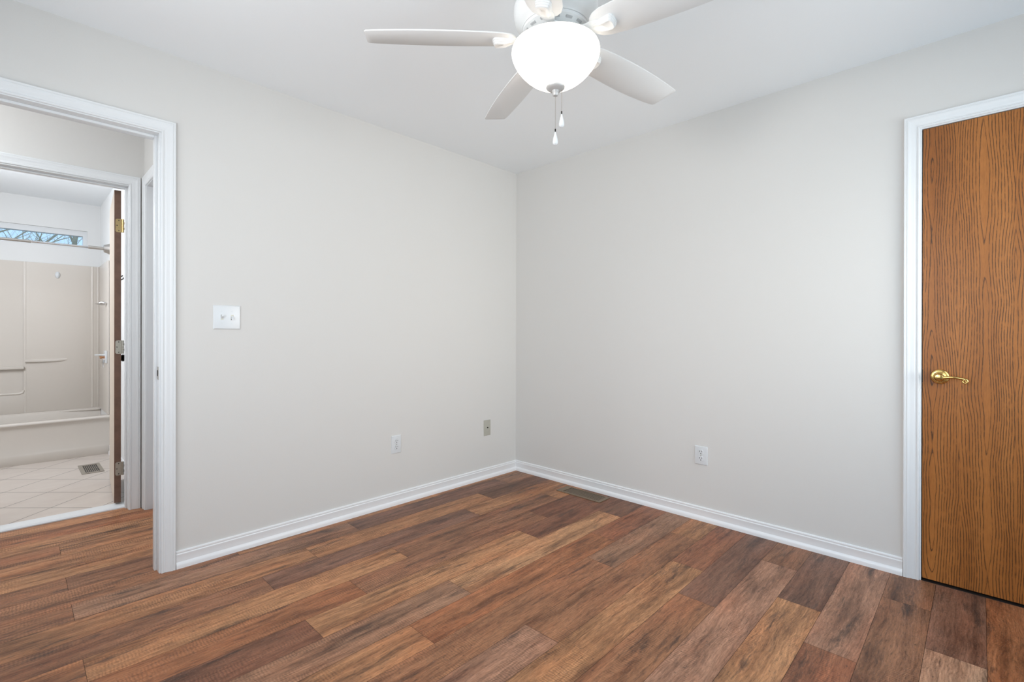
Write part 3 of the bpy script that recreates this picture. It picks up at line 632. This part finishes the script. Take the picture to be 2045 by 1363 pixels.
# one blade built along +X, copied round
PITCH = 0.22; ZB = 2.150
def outline():
    L = [(.135, .018), (.142, .034), (.158, .049), (.185, .0585), (.24, .0645), (.33, .0690), (.42, .0705), (.50, .0690), (.58, .0640), (.630, .0590), (.646, .0555), (.652, .0490)]
    R_ = [(.664, -.047), (.659, -.0535), (.645, -.0560), (.58, -.0610), (.50, -.0655), (.42, -.0675), (.33, -.0670), (.24, -.0635), (.185, -.0585), (.158, -.049), (.142, -.034), (.135, -.018)]
    return L+R_
def blade_mesh():
    m = MB(); pts = outline(); rings = []
    for ins, z in ((.002, -.003), (0, -.0015), (0, .0015), (.002, .003)):
        rings.append([(x-(ins if x > .6 else 0), y-math.copysign(ins, y), z) for x, y in pts])
    m.sweep(rings); return m
def bracket_mesh():
    m = MB()                                         # arm from the hub out under the blade root
    st = [(.072, .024, .018), (.086, .017, .013), (.102, .015, .004), (.120, .019, -.003), (.140, .024, -.0055), (.160, .024, -.0055), (.176, .018, -.005), (.184, .008, -.004)]
    m.sweep([[(x, -w_, z), (x, -w_*.55, z-.003), (x, 0, z-.004), (x, w_*.55, z-.003), (x, w_, z), (x, w_, z+.005), (x, -w_, z+.005)] for x, w_, z in st])
    return m
def medallion_mesh():
    m = MB(); base = [(.126, .0), (.131, .008), (.144, .0145), (.165, .0205), (.188, .0250), (.208, .0270), (.2155, .0225), (.2195, .0115), (.2205, 0)]
    full = base+[(x, -y) for x, y in base[-2:0:-1]]
    cx = .196
    lv = [(1.0, -.002, 0), (1.0, -.0085, 0), (.93, -.0095, 0), (.91, -.0145, 0), (.84, -.0155, 0), (.81, -.0205, 0), (.70, -.0225, 1), (.35, -.0185, 1)]
    m.sweep([[(cx+(x-cx)*s, y*s, -.002+(z+.002)*(1 if x > .17 else max(.35, (x-.10)/.07))) for x, y in full] for s, z, _ in lv]); return m
def spin(o, ang): o.location = (0, 0, ZB-H); o.rotation_euler = (Matrix.Rotation(ang, 3, 'Z') @ Matrix.Rotation(-PITCH, 3, 'X')).to_euler()
proto = None
for k in range(5):
    a = math.radians(136.25-71.7*k) if k < 3 else math.radians(136.25-72*k)
    if proto is None:
        b0 = blade_mesh().build('blade', MW['fanwhite'], fan, smooth=40)
        br = bracket_mesh().build('blade_bracket', MW['fanwhite'], b0, smooth=40); md = medallion_mesh().build('medallion', MW['fanwhite'], b0, smooth=25)
        br.location = (0, 0, 0); md.location = (0, 0, 0); proto = (b0, br, md); nb = b0
    else:
        nb = proto[0].copy(); COL.objects.link(nb); nb.parent = fan
        for ch in proto[1:]:
            c = ch.copy(); COL.objects.link(c); c.parent = nb
    spin(nb, a)

# ------------------------------------------------------------------ outdoors beyond the slit window
m = MB(); m.box((-40, 3.95, -.9), (30, 60, -.6)); struct(m.build('ground', MW['ground']), 'winter ground outside', 'ground')
def tree(x, y, h, r, lean, seed, label):
    rnd = random.Random(seed); m = MB()
    def grow(p, d, L, r_, lev):
        pts = [Vector(p)]; rad = [r_]; n = 7
        for i in range(n):
            d = (d+Vector((rnd.uniform(-.12, .12), rnd.uniform(-.12, .12), rnd.uniform(-.05, .10)))).normalized()
            pts.append(pts[-1]+d*L/n); rad.append(r_*(1-(.55 if lev == 0 else .85)*(i+1)/n))
        m.tube(pts, rad, 8 if lev == 0 else 5)
        if lev < 3:
            for i in range(2 if lev == 0 else 1, n+1):
                for _ in range(2 if lev < 2 else 1):
                    a = rnd.uniform(0, 6.28); nd = (d*rnd.uniform(.35, .9)+Vector((math.cos(a), math.sin(a)*.6, rnd.uniform(.1, .6)))).normalized()
                    grow(pts[i], nd, L*rnd.uniform(.32, .5), rad[i]*.5, lev+1)
    grow((x, y, -.62), Vector((lean, 0, 1)).normalized(), h, r, 0)
    return tag(m.build('bare_tree', MW['bark'], smooth=60), label, 'tree', 'bare trees outside the slit window')
tree(-2.95, 14.0, 7.0, .15, .02, 3, 'bare tree with the thickest trunk outside the slit window')
tree(-3.28, 9.5, 5.0, .045, -.06, 11, 'slim bare tree outside the slit window, beside the thick trunk')
tree(-2.10, 19.0, 8.5, .10, .10, 5, 'slender bare tree outside the slit window by its door end')
tree(-4.05, 24.0, 9.0, .11, -.10, 8, 'leaning bare tree outside the slit window, seen against open sky')
